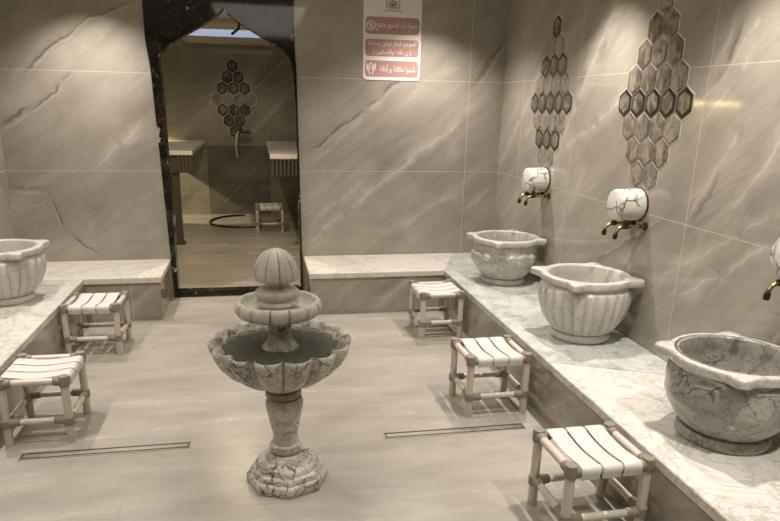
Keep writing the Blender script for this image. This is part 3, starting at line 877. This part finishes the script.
def letters(txt, u, v, width, height, par, mat, d):
    cu = bpy.data.curves.new('lettering', 'FONT'); cu.body = txt; cu.size = 1; cu.align_x = 'LEFT'; cu.resolution_u = 2
    to = bpy.data.objects.new('lettering', cu); COL.objects.link(to)
    bpy.context.view_layer.update()
    me = bpy.data.meshes.new_from_object(to.evaluated_get(bpy.context.evaluated_depsgraph_get()))
    bpy.data.objects.remove(to)
    if not me.vertices: return
    xs = [q.co.x for q in me.vertices]; ys = [q.co.y for q in me.vertices]
    sxx = width/(max(xs)-min(xs)); syy = height/(max(ys)-min(ys))
    bm = bmesh.new(); bm.from_mesh(me)
    for q in bm.verts:
        q.co = Vector((u-width/2 + (q.co.x-min(xs))*sxx, -d, v-height/2 + (q.co.y-min(ys))*syy))
    me2 = bpy.data.meshes.new('lettering'); bm.to_mesh(me2); bm.free()
    link('lettering', me2, mat, par)
def bar(z0, z1):
    bm = bmesh.new(); prism(bm, round_rect(-.238, .238, z0-scz, z1-scz, .028), sfr(.005), .0012)
    return tomesh('text_bar', bm, M_pink, sg)
b1 = bar(2.308, 2.446); b2 = bar(2.128, 2.268); b3 = bar(1.960, 2.094)
letters(' '.join(shape(w) for w in 'ممنوع ترك الصنبور مفتوح'.split()[::-1]), .035, 2.377-scz, .37, .080, b1, M_ink, .0068)
letters(' '.join(shape(w) for w in 'الموجو قدام توتوز بساحة'.split()[::-1]), 0, 2.229-scz, .43, .058, b2, M_ink, .0068)
letters('( ' + ' '.join(shape(w) for w in 'ن عادة والصابون'.split()[::-1]) + ' )', 0, 2.163-scz, .34, .05, b2, M_ink, .0068)
letters(' '.join(shape(w) for w in 'شدوا نظافة و أناقة'.split()[::-1]), .052, 2.028-scz, .32, .075, b3, M_ink, .0068)
def strokes(name, segs, w, par, mat, d=.0068):
    bm = bmesh.new()
    for (a, b) in segs:
        dx, dz = b[0]-a[0], b[1]-a[1]; L = math.hypot(dx, dz) or 1; nx, nz = -dz/L*w/2, dx/L*w/2
        prism(bm, [(a[0]+nx, a[1]+nz), (b[0]+nx, b[1]+nz), (b[0]-nx, b[1]-nz), (a[0]-nx, a[1]-nz)], sfr(d-.0006), .0008)
    return tomesh(name, bm, mat, par)
def circ(cx, cz, r, n=20, a0=0, a1=360): return [(cx+r*math.cos(A(a0+(a1-a0)*i/n)), cz+r*math.sin(A(a0+(a1-a0)*i/n))) for i in range(n+1)]
def poly(p): return list(zip(p, p[1:]))
zi = 2.377-scz
strokes('prohibition_symbol', poly(circ(-.192, zi, .034)) + [((-.216, zi+.024), (-.168, zi-.024))] + [((-.20, zi-.012), (-.184, zi+.014))], .007, b1, M_ink)
zi = 2.027-scz
hands = []
for s in (-1, 1):
    hands += poly([(-.185+s*.012, zi-.05), (-.185+s*.016, zi-.025), (-.185+s*.036, zi-.005), (-.185+s*.040, zi+.045)]) + poly([(-.185+s*.010, zi-.01), (-.185+s*.014, zi+.03), (-.185+s*.004, zi+.05)]) + [((-.185+s*.026, zi-.012), (-.185+s*.026, zi+.03))]
strokes('hands_symbol', hands, .009, b3, M_ink)
ze = 2.555-scz
em = strokes('emblem', poly([(p[0], p[1]) for p in round_rect(-.058, .058, ze-.035, ze+.06, .012)] + [(.058, ze+.048)]), .007, sg, M_greyink)
lot = []
for a, r in ((90, .05), (50, .048), (130, .048), (18, .045), (162, .045)):
    c = A(a); tip = (math.cos(c)*r, ze-.02+math.sin(c)*r)
    for s in (-1, 1):
        mx = (math.cos(c+s*.32)*r*.62, ze-.02+math.sin(c+s*.32)*r*.62)
        lot += [((0, ze-.02), mx), (mx, tip)]
strokes('lotus', lot, .006, em, M_greyink)
rng = random.Random(2); tiny = []; u = -.085
while u < .085:
    L = rng.uniform(.006, .014); tiny.append(((u, ze-.058), (u+L, ze-.058))); u += L+.004
strokes('caption_line', tiny, .009, em, M_greyink)

# ------------------------------------------------------------------ lights
def spot(x, y, power, size=95, blend=.7, col=(1, .928, .83), z=ZC-.02, tgt=None, rad=.035):
    L = bpy.data.lights.new('downlight', 'SPOT'); L.energy = power; L.color = col
    L.spot_size = A(size); L.spot_blend = blend; L.shadow_soft_size = rad
    o = bpy.data.objects.new('downlight', L); COL.objects.link(o); o.location = (x, y, z)
    if tgt:
        d = Vector(tgt) - Vector((x, y, z)); o.rotation_euler = d.to_track_quat('-Z', 'Y').to_euler()
    return o
P = 182
for x, y, k in ((1.80, 1.25, 1), (1.82, 2.62, 1), (1.84, 4.02, 1), (1.50, 5.45, 1), (-1.55, 1.2, .65), (-1.60, 2.65, .72), (-1.60, 4.0, .85), (-1.25, 5.5, .9)):
    spot(x, y, P*k, 116 if y > 5 else 102, 1.0, rad=.022)
for x, y, k in ((-.1, .6, .25), (.0, 4.2, .22)):
    spot(x, y, P*k, 130, .9)
L = bpy.data.lights.new('ceiling_fill', 'AREA'); L.energy = 30; L.color = (1, .93, .83); L.shape = 'RECTANGLE'; L.size = 1.0; L.size_y = 3.4  # added unseen fill light to lift the upper walls, not a fixture
o = bpy.data.objects.new('ceiling_fill', L); COL.objects.link(o); o.location = (.1, 2.6, ZC-.01)
# room beyond
spot(-.3, 7.0, 170, 140, .9, (1, .84, .58), z=AZ-.02)
spot(-1.6, 7.4, 30, 140, .9, (1, .84, .58), z=AZ-.02)
spot(-.3, 9.9, 18, 140, .9, (1, .84, .58), z=AZ-.12)
L = bpy.data.lights.new('panel_glow', 'AREA'); L.energy = 14; L.color = (.85, .9, 1); L.shape = 'RECTANGLE'; L.size = 1.2; L.size_y = .42
o = bpy.data.objects.new('panel_glow', L); COL.objects.link(o); o.location = (-.285, 9.0, AZ-.03)
spot(-2.75, AY-.60, 330, 38, .25, (1, .86, .52), z=1.80, tgt=(-.95, AY-.15, .36), rad=.02)

W = bpy.data.worlds.new('world'); SC.world = W; W.use_nodes = True
W.node_tree.nodes['Background'].inputs[0].default_value = (.9, .8, .65, 1)
W.node_tree.nodes['Background'].inputs[1].default_value = .055

# ------------------------------------------------------------------ camera
cam = bpy.data.cameras.new('camera'); co = bpy.data.objects.new('camera', cam); COL.objects.link(co)
f, pit, yaw, roll, ch = 652.84, .2973, .1906, .0205, 1.718
cam.sensor_width = 36; cam.lens = f/780*36
cam.shift_x = 8.86/780; cam.shift_y = 45.0/780
cam.clip_start = .05
co.matrix_world = Matrix.Translation((0, 0, ch)) @ Matrix.Rotation(-yaw, 4, 'Z') @ Matrix.Rotation(PI/2-pit, 4, 'X') @ Matrix.Rotation(roll, 4, 'Z')
SC.camera = co
vs = SC.view_settings
SC.display_settings.display_device = 'sRGB'
vs.view_transform = 'Standard'; vs.look = 'None'; vs.exposure = -0.14; vs.gamma = 1; vs.use_curve_mapping = False
try:
    SC.cycles.use_denoising = True; SC.cycles.caustics_reflective = False; SC.cycles.caustics_refractive = False
except Exception:
    pass
